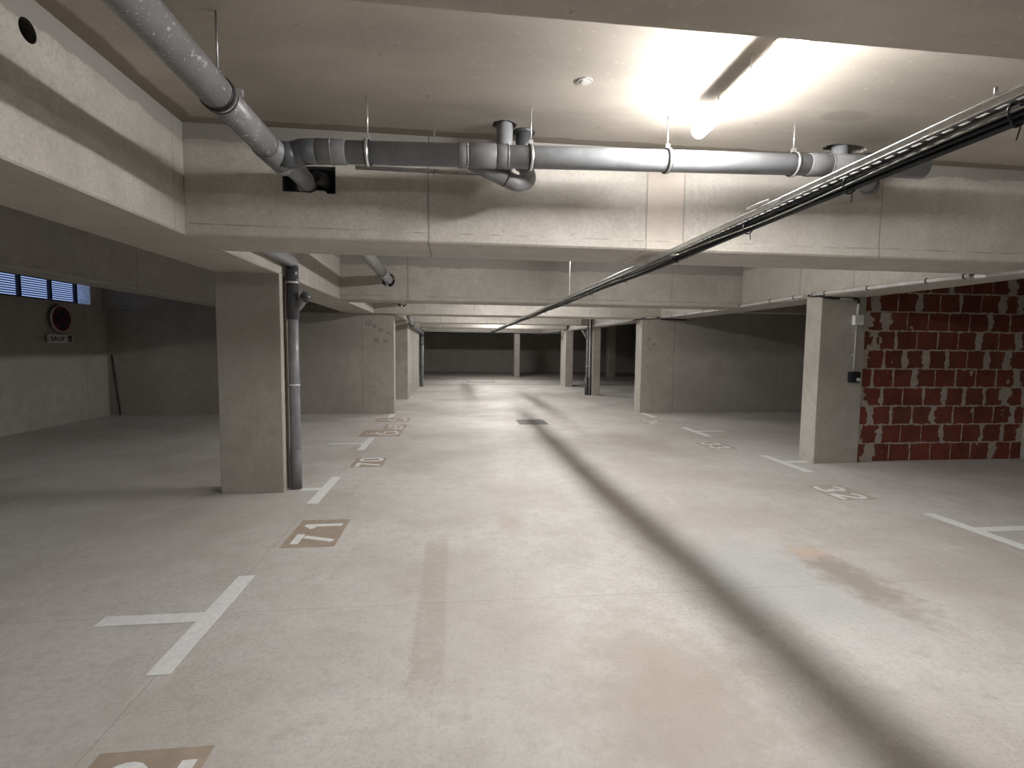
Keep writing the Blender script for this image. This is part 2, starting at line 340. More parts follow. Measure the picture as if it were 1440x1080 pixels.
def ragged(cx, cy, rx, ry, z0, z1, rot=0.0, n=28, amp=0.08):
    P = []
    for k in range(n):
        a = 2 * PI * k / n; q = 1 + random.uniform(-amp, amp); x, y = rx * q * math.cos(a), ry * q * math.sin(a)
        P.append((cx + x * math.cos(rot) - y * math.sin(rot), cy + x * math.sin(rot) + y * math.cos(rot)))
    return MB().prism(P, z0, z1).build('cutter', 'brown')

# ------------------------------------------------------------------ the setting
ZB, ZC = 2.20, 2.90
XL, XR, YN, YF = -7.12, 11.0, -6.0, 30.4
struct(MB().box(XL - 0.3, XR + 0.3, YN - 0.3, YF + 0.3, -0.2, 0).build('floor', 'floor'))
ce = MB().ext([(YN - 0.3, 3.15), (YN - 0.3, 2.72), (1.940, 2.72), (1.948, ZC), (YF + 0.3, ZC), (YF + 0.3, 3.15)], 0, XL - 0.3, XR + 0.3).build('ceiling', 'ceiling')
cut(ce, [ragged(0.315, 3.285, 0.078, 0.072, 2.8, 3.05), ragged(0.447, 3.385, 0.078, 0.072, 2.8, 3.05),
         ragged(2.70, 3.33, 0.17, 0.075, 2.8, 3.05, 0.1), ragged(2.99, 3.41, 0.10, 0.06, 2.8, 3.05)])
struct(ce)
wl = MB().box(XL - 0.3, XL, YN, YF, 0, ZC).build('wall_left', 'wall')
cut(wl, [MB().box(XL - 0.7, XL + 0.1, 8.3, 10.93, 2.245, 2.75).build('cutter', 'reveal')])
struct(wl)
struct(MB().box(XR, XR + 0.3, YN, YF, 0, ZC).build('wall_right', 'farwall'))
struct(MB().box(XL, XR, YN - 0.3, YN, 0, ZC).build('wall_behind', 'wall'))
struct(MB().box(XL, XR, YF, YF + 0.3, 0, ZC).build('wall_far', 'farwall'))
struct(MB().box(XL, -1.315, 11.35, 11.67, 0, ZB).build('wall_cross_left', 'wall'))
struct(MB().box(4.32, XR, 11.30, 11.68, 0, ZB).build('wall_cross_right', 'wall'))
struct(MB().chamfer_box(-2.6, -1.285, 14.45, 19.05, 0, ZB).build('wall_inner_left', 'pillar'))
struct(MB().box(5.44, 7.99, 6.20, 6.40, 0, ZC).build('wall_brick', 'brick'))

# window with louvres set deep in the left wall
wx = -7.17
w = MB()
w.box(wx - 0.03, wx, 8.30, 10.64, 2.245, 2.256).box(wx - 0.03, wx, 8.30, 10.64, 2.744, 2.75)
for ym in (8.31, 8.72, 9.345, 9.995, 10.61): w.box(wx - 0.04, wx + 0.012, ym - 0.022, ym + 0.022, 2.245, 2.75)
win = struct(w.build('window_1', 'navy'))
w = MB()
for k in range(13):
    z = 2.262 + k * 0.0385
    w.ext([(wx - 0.032, z + 0.012), (wx - 0.032, z + 0.016), (wx - 0.004, z + 0.008), (wx - 0.004, z - 0.008)], 1, 8.32, 10.60)
w.build('louvre_slats', 'navy', win)
MB().box(XL - 0.29, XL - 0.005, 10.92, 10.929, 2.25, 2.745).build('window_reveal', 'reveal', win)

# ------------------------------------------------------------------ beams and pillars
def cross_beam(x0, x1, y0, y1, mat, label, lip=0.006, cuts=(), group=None):
    P = [(y0 + lip, ZC), (y0 + lip, ZB + 0.075), (y0, ZB + 0.066), (y0, ZB + 0.012), (y0 + 0.012, ZB), (y1 - 0.012, ZB), (y1, ZB + 0.012), (y1, ZC)]
    o = MB().ext(P, 0, x0, x1).build('concrete_beam', mat)
    if cuts: cut(o, [c() for c in cuts])
    return tag(o, label, 'beam', group)
def long_beam(x0, x1, y0, y1, mat, label, cuts=(), z0=ZB):
    P = [(x0, ZC), (x0, z0 + 0.01), (x0 + 0.01, z0), (x1 - 0.01, z0), (x1, z0 + 0.01), (x1, ZC)]
    o = MB().ext(P, 1, y0, y1).build('concrete_beam', mat)
    if cuts: cut(o, [c() for c in cuts])
    return tag(o, label, 'beam')
hole1 = lambda: MB().ext([(-1.115, 2.50), (-0.93, 2.497), (-0.90, 2.515), (-0.845, 2.515), (-0.835, 2.495), (-0.777, 2.497), (-0.777, 2.672), (-1.115, 2.66)], 1, 3.3, 4.3).build('cutter', 'brown')
B1 = cross_beam(-1.713, 4.748, 3.516, 4.095, 'beam1', 'pale concrete cross beam nearest the camera, behind the long horizontal grey pipe', cuts=(hole1,))
B1['_o'] = (0, 0, 0)
o = MB(); o.box(-1.114, -1.108, 3.53, 4.09, 2.50, 2.66).box(-0.784, -0.778, 3.53, 4.09, 2.50, 2.668).box(-1.108, -0.784, 3.53, 4.09, 2.652, 2.658).box(-1.108, -0.93, 3.53, 4.09, 2.501, 2.505)
o.build('hole_shade_lining', 'rubber', B1)  # black lining added to paint the shade inside the hole
MB().sweep([(-0.895, 3.50, 2.60), (-0.86, 3.60, 2.585), (-0.84, 3.75, 2.58)], [0.04, 0.062, 0.05], 20).build('foam_wrap', 'rubber', B1)
def ringcut(x, z, r, y0, y1): return lambda: MB().cyl((x, y0, z), (x, y1, z), r, 28).build('cutter', 'brown')
cross_beam(-1.713, 4.748, 7.96, 8.52, 'beam2', 'grey concrete cross beam pierced by a grey pipe near its left end, second from the camera', cuts=(ringcut(-1.0, 2.505, 0.105, 7.7, 8.8),))
cross_beam(-1.713, 4.748, 11.25, 11.35 - 0.002, 'beam3', 'brighter patched concrete cross beam resting against the two stub walls, third from the camera', cuts=(ringcut(-1.12, 2.47, 0.10, 11.0, 11.6),)) if False else None
cross_beam(-1.713, 4.748, 11.25, 12.0, 'beam3', 'bright patched concrete beam lying on the ends of the two grey stub walls', cuts=(ringcut(-1.12, 2.44, 0.10, 11.0, 12.3),))
cross_beam(-1.278, 3.88, 15.2, 15.8, 'beam', 'shaded thin-looking cross beam between third beam and brightly lit far beam')
cross_beam(-1.278, 4.258, 19.0, 19.55, 'beam', 'distant cross beam whose face is brightest under a hidden lamp')
cross_beam(-1.278, 4.378, 25.4, 25.95, 'beam', 'most distant cross beam above the lone thin column')
lh = lambda: MB().cyl((-2.1, 2.35, 2.757), (-1.5, 2.35, 2.757), 0.047, 24).build('cutter', 'brown')
LB = long_beam(-2.318, -1.715, YN, 11.348, 'longbeam', 'long concrete beam on the left with a round hole, over the left pillar', cuts=(lh,)); LB['_o'] = (0, 0, 0)
hs = MB(); 
MB().sweep([(-2.05, 2.35, 2.757), (-1.718, 2.35, 2.757)], 0.0462, 28, False).build('hole_shade_lining', 'brown', LB)  # dark brown lining added so the hole's inside looks shaded
MB().sweep([(-2.06, 2.35, 2.757), (-2.05, 2.35, 2.757)], 0.046, 28).build('hole_shade_disc', 'rubber', LB)  # black disc stands for the shade deep in the hole
long_beam(-4.50, -4.12, YN, 11.348, 'sidebeam', 'dark long beam further left, crossing in front of the blue louvred window')
long_beam(4.75, 5.36, YN, 11.298, 'longbeam', 'long concrete beam on the right carrying a pale conduit toward brick wall')
long_beam(-1.88, -1.28, 12.002, YF, 'beam', 'far left long beam above the inner wall behind the left stub wall')
long_beam(4.38, 4.98, 12.002, YF, 'beam', 'far right long beam resting on the two distant right pillars')
tag(MB().box(-7.12, -4.502, 11.25, 11.348, ZB, ZC).build('concrete_beam', 'sidebeam'), 'shaded beam strip over the left back wall beside the window corner', 'beam')
tag(MB().box(5.362, XR, 9.9, 10.3, 2.28, ZC).build('concrete_beam', 'wall'), 'dim cross beam fragment seen behind the right pillar above the grey wall', 'beam')
tag(MB().box(5.362, XR, 11.302, 11.60, ZB + 0.002, ZC).build('concrete_beam', 'wall'), 'shaded beam strip over the right grey stub wall', 'beam')

tag(MB().box(3.882, 4.15, 15.4, 15.8, ZB, ZC).build('concrete_beam', 'beam'), 'short pale beam end left of the distant right downpipe', 'beam')
# left pillar with its filled joint
p = thing('concrete_pillar', (-2.02, 5.4, 0), 'broad grey concrete pillar on the left beside the dark vertical drainpipe', 'pillar')
MB().chamfer_box(-2.318, -1.712, 5.27, 5.36, 0, ZB, 0.006).build('pillar_front', 'pillar', p)
MB().box(-2.30, -1.728, 5.361, 5.455, 0, ZB).build('joint_filler', 'rust', p)
MB().box(-2.318, -1.712, 5.456, 5.56, 0, ZB).build('pillar_rear', 'pillar', p)
tag(MB().chamfer_box(4.75, 5.39, 6.11, 6.40, 0, ZB, 0.006).build('concrete_pillar', 'pillar'), 'grey concrete pillar left of the red brick wall, carrying a junction box', 'pillar')
tag(MB().chamfer_box(7.992, 8.6, 6.10, 6.40, 0, ZC).build('concrete_pillar', 'pillar'), 'pillar edge at the right end of the red brick wall', 'pillar')
tag(MB().chamfer_box(4.38, 4.625, 15.6, 16.1, 0, ZB).build('concrete_pillar', 'pillar'), 'slim distant pillar beside the right downpipe, left of the right stub wall', 'pillar')
tag(MB().chamfer_box(4.262, 4.56, 19.05, 19.95, 0, ZB).build('concrete_pillar', 'pillar'), 'distant pillar standing left of the far right downpipe, two pale faces', 'pillar')
tag(MB().chamfer_box(3.055, 3.325, 25.42, 25.9, 0, ZB).build('concrete_pillar', 'pillar'), 'lone thin pale column in front of the dark far wall', 'pillar')
tag(MB().chamfer_box(8.14, 8.5, 25.9, 26.4, 0, ZC).build('concrete_pillar', 'farwall'), 'dim column deep in the dark far right area', 'pillar')

# ------------------------------------------------------------------ painted floor marks (2.5 m bays)
def tbar(yc, side, label, group, y0=None, y1=None, cross=0.51, cy=None):
    o = MB(); z0, z1 = 0.0005, 0.003
    ya = yc - 0.5 if y0 is None else y0; yb = yc + 0.5 if y1 is None else y1; c = yc if cy is None else cy
    if side < 0:
        o.box(-1.382, -1.282, ya, yb, z0, z1)
        if cross: o.box(-1.382 - cross, -1.3825, c - 0.05, c + 0.05, z0, z1)
    else:
        o.box(4.325, 4.435, ya, yb, z0, z1)
        if cross: o.box(4.4355, 4.436 + cross, c - 0.05, c + 0.05, z0, z1)
    return tag(o.build('bay_line', 'white'), label, 'floor marking', group)
tbar(2.85, -1, 'largest white T-shaped bay line, between number 72 and number 71', 'left bay lines')
tbar(5.365, -1, 'white T-shaped bay line at the foot of the left pillar and drainpipe', 'left bay lines', cross=0.19)
tbar(7.865, -1, 'small white T-shaped bay line between number 70 and wheelchair symbol', 'left bay lines')
tbar(11.1, -1, 'tiny white bay line stub at the end of left grey stub wall', 'left bay lines', 10.75, 11.3, 0)
tbar(3.65, 1, 'white T-shaped bay line at right edge, nearer than number 32', 'right bay lines', 3.1, 4.11, 0.7, cy=3.69)
tbar(6.15, 1, 'white T-shaped bay line at the foot of the right pillar', 'right bay lines', 5.67, 6.63, 0.31, cy=6.22)
tbar(8.66, 1, 'white T-shaped bay line between numbers 33 and 34', 'right bay lines', cy=8.72)
tbar(11.1, 1, 'tiny white bay line stub at the end of right grey stub wall', 'right bay lines', 10.55, 11.28, 0)

def arc(cx, cy, rx, ry, a0, a1, n=12): return [(cx + rx * math.cos(math.radians(a0 + (a1 - a0) * k / n)), cy + ry * math.sin(math.radians(a0 + (a1 - a0) * k / n))) for k in range(n + 1)]
# stencil digits: strokes in a cell 0.6 wide, 1 high (u right, v up); (points, closed)
G = {
 '0': [(arc(0.3, 0.72, 0.22, 0.22, 0, 180) + [(0.08, 0.28)] + arc(0.3, 0.28, 0.22, 0.22, 180, 360) + [(0.52, 0.72)], False)],
 '1': [([(0.36, 0.0), (0.36, 1.0)], False), ([(0.36, 0.93), (0.16, 0.72)], False)],
 '2': [(arc(0.30, 0.72, 0.22, 0.22, 165, -40) + [(0.08, 0.1)], False), ([(0.02, 0.06), (0.56, 0.06)], False)],
 '3': [(arc(0.28, 0.75, 0.21, 0.19, 160, -80), False), (arc(0.28, 0.27, 0.23, 0.21, 80, -160), False)],
 '4': [([(0.42, 0.0), (0.42, 0.98), (0.06, 0.32)], False), ([(0.04, 0.28), (0.56, 0.28)], False)],
 '5': [([(0.52, 0.94), (0.12, 0.94), (0.10, 0.56)], False), (arc(0.27, 0.30, 0.24, 0.26, 110, -150), False)],
 '6': [([(0.42, 0.96), (0.12, 0.45)], False), (arc(0.3, 0.27, 0.21, 0.21, 0, 360), False)],
 '7': [([(0.0, 0.91), (0.56, 0.91)], False), ([(0.40, 0.78), (0.14, 0.0)], False)],
 '8': [(arc(0.3, 0.75, 0.18, 0.18, 0, 360), False), (arc(0.3, 0.27, 0.22, 0.22, 0, 360), False)],
 '9': [(arc(0.3, 0.72, 0.21, 0.21, 0, 360), False), ([(0.48, 0.6), (0.2, 0.03)], False)],
}
def number(txt, yc, side, label, box=True, mat='white', wide=0.60):
    """digits read along +Y with their tops towards -X on the left side, mirrored on the right"""
    th = thing('bay_number', (-1.08 if side < 0 else 4.08, yc, 0), label, 'floor number', 'painted bay numbers')
    h = 0.30
    if box:
        if side < 0: MB().box(-1.282, -0.885, yc - wide / 2, yc + wide / 2, 0.0004, 0.0016).build('background_patch', 'tan', th)
        else: MB().box(3.86, 4.29, yc - 0.27, yc + 0.27, 0.0004, 0.0016).build('background_patch', 'faintpatch', th)
    for k, ch in enumerate(txt):
        o = MB(); y0 = (-0.235 + k * 0.27)
        for si, (pts, cl) in enumerate(G[ch]):
            if side < 0: q = [(-0.925 - v * h, yc + y0 + u * 0.36) for u, v in pts]
            else: q = [(3.92 + v * h, yc - y0 - u * 0.36) for u, v in pts]
            o.ribbon(q, 0.052 if ch != '7' or pts[0][1] < 0.9 else 0.06, 0.0018, 0.003 + si * 0.0004)
        o.build('digit', mat, th)
M['faintpatch'] = plain('worn_number_patch', (0.43, 0.395, 0.355), 0.7)
number('72', 1.60, -1, 'number 72 on a tan patch, cut off by the bottom edge of picture')
number('71', 4.10, -1, 'white number 71 on a tan rectangle, nearest fully visible number on left')
number('70', 6.59, -1, 'white number 70 on a tan rectangle beyond the left pillar', wide=0.52)
number('69', 9.47, -1, 'small white number between the two wheelchair symbols', wide=0.58)
number('68', 12.95, -1, 'faint distant number past the end of the left stub wall', box=False, mat='faint')
number('32', 4.83, 1, 'white number 32 on right floor in front of the right pillar')
number('33', 7.40, 1, 'white number 33 on right floor between two T-shaped lines')
number('34', 9.90, 1, 'small white number 34 in front of the right stub wall')
number('35', 12.85, 1, 'faint distant number past the end of the right stub wall', box=False, mat='faint')
def wheelchair(y0, y1, label):
    th = thing('wheelchair_symbol', (-1.23, (y0 + y1) / 2, 0), label, 'floor symbol', 'painted wheelchair symbols')
    MB().box(-1.57, -0.90, y0, y1, 0.0004, 0.0016).build('background_patch', 'tan', th)
    o = MB(); H = 0.56; W = 0.40; c = (y0 + y1) / 2
    tr = lambda P: [(-0.945 - v * H, c + (u - 0.5) * W) for u, v in P]
    z = (0.0018, 0.003)
    o.ribbon(tr([(0.42, 0.97), (0.42, 0.90)]), 0.06, *z)
    o.ribbon(tr([(0.44, 0.86), (0.46, 0.44), (0.80, 0.44), (0.96, 0.10), (1.06, 0.14)]), 0.045, *z)
    o.ribbon(tr([(0.46, 0.66), (0.74, 0.66)]), 0.04, 0.0018, 0.0034)
    o.ribbon(tr(arc(0.46, 0.32, 0.42, 0.30, 120, 350, 18)), 0.042, 0.0018, 0.0038)
    o.build('pictogram', 'white', th)
wheelchair(8.47, 9.11, 'nearer wheelchair symbol on tan rectangle, just past the small T-line')
wheelchair(10.13, 10.66, 'farther wheelchair symbol on tan rectangle, by end of left stub wall')

# drain and manhole
g = thing('floor_drain', (1.56, 9.98, 0), 'rectangular floor drain grate with dark slots in the aisle', 'drain')
MB().box(1.27, 1.85, 9.64, 10.32, 0.0004, 0.002).build('pit', 'iron_pit_shade', g)  # flat black plate, the pit's shade is put into its colour
o = MB(); o.box(1.25, 1.27, 9.62, 10.34, 0.0, 0.004).box(1.85, 1.87, 9.62, 10.34, 0, 0.004).box(1.27, 1.85, 9.62, 9.64, 0, 0.004).box(1.27, 1.85, 10.32, 10.34, 0, 0.004)
o.build('frame', 'ironl', g)
o = MB()
for k in range(17): o.box(1.283 + k * 0.034, 1.297 + k * 0.034, 9.64, 10.32, 0.0022, 0.003)
o.build('grate', 'ironl', g)
g = thing('manhole_cover', (1.17, 22.0, 0), 'round manhole cover flush in the distant floor', 'manhole cover')
MB().sweep([(1.17, 22.0, 0.0003), (1.17, 22.0, 0.003)], 0.62, 40).build('rim', 'iron_pit_shade', g)
MB().sweep([(1.17, 22.0, 0.0032), (1.17, 22.0, 0.006)], 0.575, 40).build('lid', 'cover', g)

# ------------------------------------------------------------------ lamps
LE = emit('lamp_diffuser', (1.0, 0.98, 0.955), 262.0)
LE2 = emit('far_lamp_diffuser', (1.0, 0.98, 0.955), 300.0)
def lamp(a, b, label, mat=None, zt=ZC, r=0.042):
    a, b = Vector(a), Vector(b); d = (b - a).normalized(); mid = (a + b) / 2
    th = thing('tube_light', (mid.x, mid.y, zt), label, 'ceiling light', 'tube lights')
    MB().sweep([a + d * 0.03, b - d * 0.03], r, 28, False).build('diffuser', mat or LE, th)
    for (p, q) in ((a, a + d * 0.03), (b - d * 0.03, b)): MB().sweep([p, q], r + 0.0005, 28).build('end_cap', mat or LE, th)
    # opaque back of the luminaire, a channel over the upper part of the tube
    h = MB(); n = 10; A0 = math.radians(67); sd = Vector((d.y, -d.x, 0)); vs = []
    for e in (a + d * 0.01, b - d * 0.01):
        for rr in (r + 0.0015, r + 0.0035):
            for k in range(n + 1):
                t = -A0 + 2 * A0 * k / n; vs.append(e + sd * math.sin(t) * rr + Vector((0, 0, 1)) * math.cos(t) * rr)
    m = n + 1; fs = []
    for k in range(n): fs += [(k, k + 1, 2 * m + k + 1, 2 * m + k), (m + k, 3 * m + k, 3 * m + k + 1, m + k + 1), (k, m + k, m + k + 1, k + 1), (2 * m + k, 2 * m + k + 1, 3 * m + k + 1, 3 * m + k)]
    fs += [(0, 2 * m, 3 * m, m), (n, m + n, 3 * m + n, 2 * m + n)]
    h.add(vs, fs, False).build('housing', 'housing', th)
    for t in (0.4, 0.75):
        c = a.lerp(b, t); MB().box(c.x - 0.003, c.x + 0.003, c.y - 0.003, c.y + 0.003, c.z + r + 0.003, zt).build('bracket', 'housing', th)
Z = 2.765
lamp((1.388, 1.99, Z), (1.412, 2.89, Z), 'glowing tube light on the ceiling above the horizontal grey pipe')
lamp((1.43, 5.2, Z), (1.43, 6.1, Z), 'tube light hidden in the bay behind the nearest cross beam')
lamp((1.42, 9.3, Z), (1.42, 10.2, Z), 'tube light hidden in the bay behind the second cross beam')
lamp((1.20, 13.2, Z), (1.20, 14.1, Z), 'tube light hidden in the bay behind the third cross beam')
lamp((1.77, 17.7, Z), (1.77, 18.6, Z), 'tube light hidden beside the brightly lit far beam')
lamp((1.2, 22.2, Z), (2.1, 22.2, Z), 'crosswise tube light hidden in the most distant bay', LE2)
lamp((1.445, -2.6, 2.61), (1.445, -1.7, 2.61), 'tube light on the ceiling behind the viewer', zt=2.72)

# ------------------------------------------------------------------ pipes
def clamp(parent, c, axis, R, rod_z=None, w=0.022, side=None):
    cl = MB().ring(c, axis, R + 0.0015, w, 0.004)
    cl.build('rubber_lining', 'rubber', parent)
    k = MB().ring(c, axis, R + 0.006, w * 0.6, 0.003)
    c = Vector(c); k.box(c.x - 0.012, c.x + 0.012, c.y - 0.012, c.y + 0.012, c.z + R + 0.006, c.z + R + 0.03)
    o = k.build('clamp', 'zinc', parent)
    if rod_z:
        MB().cyl((c.x, c.y, c.z + R + 0.028), (c.x, c.y, rod_z), 0.0045, 8).build('rod', 'zinc', o)
    return o
R1 = 0.0655
# long pipe coming from behind the viewer, wye, into beam 1 and on to the pillar
p = thing('drain_pipe', (-1.0, 0.5, 2.5), 'speckled grey drainpipe running along the ceiling from upper left, with a clamp', 'pipe')
MB().sweep([(-1.0, -4.0, 2.63), (-1.0, -1.0, 2.62), (-1.0, 2.33, 2.56)], 0.069, 32).build('pipe_section', 'pvcs', p)
MB().sweep([(-1.0, 2.33, 2.56), (-0.985, 2.93, 2.548)], 0.066, 32).build('pipe_section', 'pvcs', p)
MB().ring((-1.0, 2.335, 2.56), (0, 1, 0), 0.066, 0.012, 0.006).build('socket_rim', 'rubber', p)
c_ = MB().ring((-1.0, 2.362, 2.56), (0, 1, 0), 0.067, 0.016, 0.006); c_.box(-0.928, -0.90, 2.352, 2.372, 2.56, 2.585); c_.box(-1.01, -0.99, 2.352, 2.372, 2.632, 2.66)
cc = c_.build('clamp', 'zinc', p)
MB().ring((-1.0, 2.349, 2.56), (0, 1, 0), 0.067, 0.012, 0.009).build('rubber_lining', 'rubber', p)
MB().ring((-1.0, 2.376, 2.56), (0, 1, 0), 0.067, 0.010, 0.007).build('rubber_lining', 'rubber', p)
MB().cyl((-1.0, 2.362, 2.655), (-1.0, 2.362, ZC), 0.005, 8).build('rod', 'zincd', cc)
MB().sweep(fillet([(-0.99, 2.90, 2.55), (-0.95, 3.20, 2.548), (-0.96, 3.34, 2.565), (-0.96, 4.15, 2.56), (-1.62, 4.30, 2.40), (-1.637, 4.6, 2.355), (-1.637, 5.42, 2.345), (-1.637, 5.42, 2.24)], 0.08), 0.058, 24).build('elbow_run', 'pvc', p)
MB().sweep([(-0.99, 2.86, 2.55), (-0.975, 3.10, 2.546)], 0.072, 28).build('wye_body', 'pvcl', p)
MB().ring((-0.975, 3.10, 2.546), (0.1, 1, 0), 0.070, 0.05, 0.004).build('collar', 'pvc', p)
MB().sweep(fillet([(-0.965, 2.98, 2.548), (-0.91, 3.04, 2.56), (-0.84, 3.03, 2.58), (-0.76, 3.02, 2.582)], 0.05), 0.069, 28).build('side_branch', 'pvcdark', p)

# cross pipe
def zc(x): return 2.584 + (x + 0.7) * 0.0262
p = thing('drain_pipe', (1.2, 3.02, 2.6), 'long horizontal grey drainpipe hung across the front of the nearest beam', 'pipe')
MB().sweep([(-0.80, 3.02, zc(-0.8)), (3.0, 3.02, zc(3.0))], R1 - 0.002, 36).build('pipe_section', 'pvc', p)
for (a, b) in [(-0.76, -0.60), (0.02, 0.085), (0.085, 0.245), (0.245, 0.32), (2.19, 2.34), (2.34, 2.62), (2.62, 2.74)]:
    MB().sweep([(a, 3.02, zc(a)), (a + 0.004, 3.02, zc(a)), (b - 0.008, 3.02, zc(b)), (b - 0.004, 3.02, zc(b))], [R1, R1 + 0.003, R1 + 0.003, R1], 36).build('collar', 'pvcl', p)
for a in (-0.685, 0.075, 0.31, 2.335, 2.625): MB().ring((a, 3.02, zc(a)), (1, 0, 0.026), R1 + 0.001, 0.006, 0.004).build('socket_rim', 'pvcs', p)
for a in (-0.488, 0.445, 1.28, 2.10): clamp(p, (a, 3.02, zc(a)), (1, 0, 0.026), R1, ZC, 0.03)
# first pair of risers
MB().sweep([(0.315, 3.285, 2.60), (0.315, 3.285, 2.97)], 0.052, 28).build('riser', 'pvc', p)
MB().sweep(fillet([(0.16, 3.03, 2.60), (0.26, 3.18, 2.62), (0.315, 3.285, 2.68)], 0.06), 0.052, 24).build('wye_branch', 'pvcl', p)
MB().sweep([(0.447, 3.36, 2.66), (0.447, 3.36, 2.97)], 0.052, 28).build('riser', 'pvcdark', p)
MB().ring((0.447, 3.36, 2.895), (0, 0, 1), 0.050, 0.03, 0.012).build('collar', 'pvcdark', p)
MB().sweep(fillet([(0.07, 3.05, 2.60), (0.20, 3.10, 2.555), (0.385, 3.17, 2.505), (0.475, 3.26, 2.56), (0.452, 3.35, 2.70)], 0.10, 10), 0.049, 28).build('wye_branch', 'pvcl', p)
MB().ring((0.31, 3.14, 2.527), (0.9, 0.34, -0.25), 0.050, 0.008, 0.003).build('socket_rim', 'pvcdark', p)
# second pair of risers
MB().sweep([(2.66, 3.33, 2.70), (2.66, 3.33, 2.97)], 0.052, 24).build('riser', 'pvc', p)
MB().sweep(fillet([(2.45, 3.04, 2.66), (2.53, 3.15, 2.655), (2.66, 3.33, 2.72)], 0.08), 0.052, 24).build('wye_branch', 'pvcl', p)
MB().sweep([(2.98, 3.40, 2.72), (2.98, 3.40, 2.97)], 0.052, 24).build('riser', 'pvcdark', p)
MB().sweep(fillet([(2.60, 3.04, 2.665), (2.72, 3.14, 2.63), (2.84, 3.27, 2.625), (2.96, 3.38, 2.66), (2.98, 3.40, 2.78)], 0.07), 0.050, 24).build('wye_branch', 'pvcl', p)
MB().ring((2.80, 3.22, 2.627), (0.68, 0.72, 0), 0.051, 0.02, 0.003).build('socket_rim', 'pvcdark', p)
# support rail behind
p = thing('support_rail', (-0.2, 3.366, 2.5), 'thin dark rail hung on a rod just behind the horizontal grey pipe', 'rail')
MB().box(-0.62, 0.18, 3.355, 3.377, 2.612, 2.632).build('rail', 'zincd', p)
MB().cyl((-0.127, 3.366, 2.592), (-0.127, 3.366, ZC), 0.0045, 8).build('rod', 'zinc', p)
MB().cyl((-0.127, 3.366, 2.592), (-0.127, 3.366, 2.612), 0.011, 6).build('nut', 'zinc', p)

# pipe in the second bay, through beam 2
p = thing('drain_pipe', (-1.0, 6.0, 2.5), 'grey pipe in the second bay that enters a round hole in the second beam', 'pipe')
MB().sweep([(-1.0, 4.5, 2.58), (-1.0, 7.20, 2.527)], 0.070, 28).build('pipe_section', 'pvcs', p)
MB().sweep([(-1.0, 7.18, 2.527), (-1.0, 8.9, 2.50), (-1.10, 11.0, 2.45), (-1.12, 12.4, 2.43)], 0.064, 28).build('pipe_section', 'pvc', p)
MB().ring((-1.0, 7.21, 2.526), (0, 1, 0), 0.067, 0.03, 0.008).build('clamp', 'rubber', p)
MB().cyl((-1.0, 6.6, 2.60), (-1.0, 6.6, ZC), 0.005, 8).build('rod', 'zinc', p)

# downpipe at the left pillar
p = thing('downpipe', (-1.637, 5.42, 0), 'dark grey vertical drainpipe with a capped side branch beside the left pillar', 'pipe')
MB().sweep([(-1.637, 5.42, 0.0), (-1.637, 5.42, 2.26)], 0.0525, 28).build('pipe_section', 'pvc', p)
MB().sweep([(-1.637, 5.42, 0.0), (-1.637, 5.42, 0.42)], [0.0565, 0.0565], 28).build('collar', 'pvcl', p)
MB().sweep([(-1.637, 5.42, 1.76), (-1.637, 5.42, 2.12)], 0.058, 28).build('wye_body', 'pvcdark', p)
b = MB().sweep([(-1.637, 5.42, 1.83), (-1.50, 5.41, 2.00)], 0.044, 24).build('side_branch', 'pvcl', p)
MB().sweep([(-1.528, 5.412, 1.965), (-1.482, 5.409, 2.022)], 0.051, 24).build('open_socket', 'pvcdark', b)
for z in (2.135, 1.09):
    MB().ring((-1.637, 5.42, z), (0, 0, 1), 0.056, 0.022, 0.004).build('clamp', 'zinc', p)
MB().box(-1.70, -1.66, 5.40, 5.44, 2.13, 2.145).build('clamp_bolt', 'zinc', p)
MB().sweep([(-1.637, 5.42, 2.14), (-1.637, 5.42, 2.30)], 0.060, 28).build('elbow_socket', 'pvcdark', p)

# far left run and downpipe
p = thing('downpipe', (-1.19, 19.15, 0), 'distant dark vertical pipe at the end of the far left inner wall', 'pipe')
MB().sweep([(-1.19, 19.15, 0), (-1.19, 19.15, 1.98)], 0.068, 20).build('pipe_section', 'pvc', p)
for z in (1.55, 0.75, 0.0): MB().ring((-1.19, 19.15, z + 0.03), (0, 0, 1), 0.069, 0.06 if z else 0.5, 0.01).build('collar', 'pvcl', p)
MB().sweep(fillet([(-1.19, 19.15, 1.86), (-1.19, 19.15, 2.01), (-1.19, 18.7, 2.02)], 0.12), 0.074, 20).build('elbow', 'pvcdark', p)
p = thing('drain_pipe', (-1.2, 16, 2.1), 'distant grey pipe sloping down along the far left inner wall top', 'pipe')
MB().sweep([(-1.12, 12.45, 2.43), (-1.12, 13.0, 2.22), (-1.15, 14.2, 2.12), (-1.19, 18.7, 2.02)], 0.066, 24).build('pipe_section', 'pvc', p)
for (y, x, z) in [(14.6, -1.154, 2.11), (15.6, -1.163, 2.088), (16.8, -1.173, 2.062), (17.9, -1.183, 2.038)]:
    MB().ring((x, y, z), (0, 1, -0.022), 0.067, 0.12, 0.010).build('collar', 'pvcs', p)
MB().ring((-1.148, 14.1, 2.127), (0, 1, -0.05), 0.068, 0.05, 0.014).build('clamp', 'rubber', p)

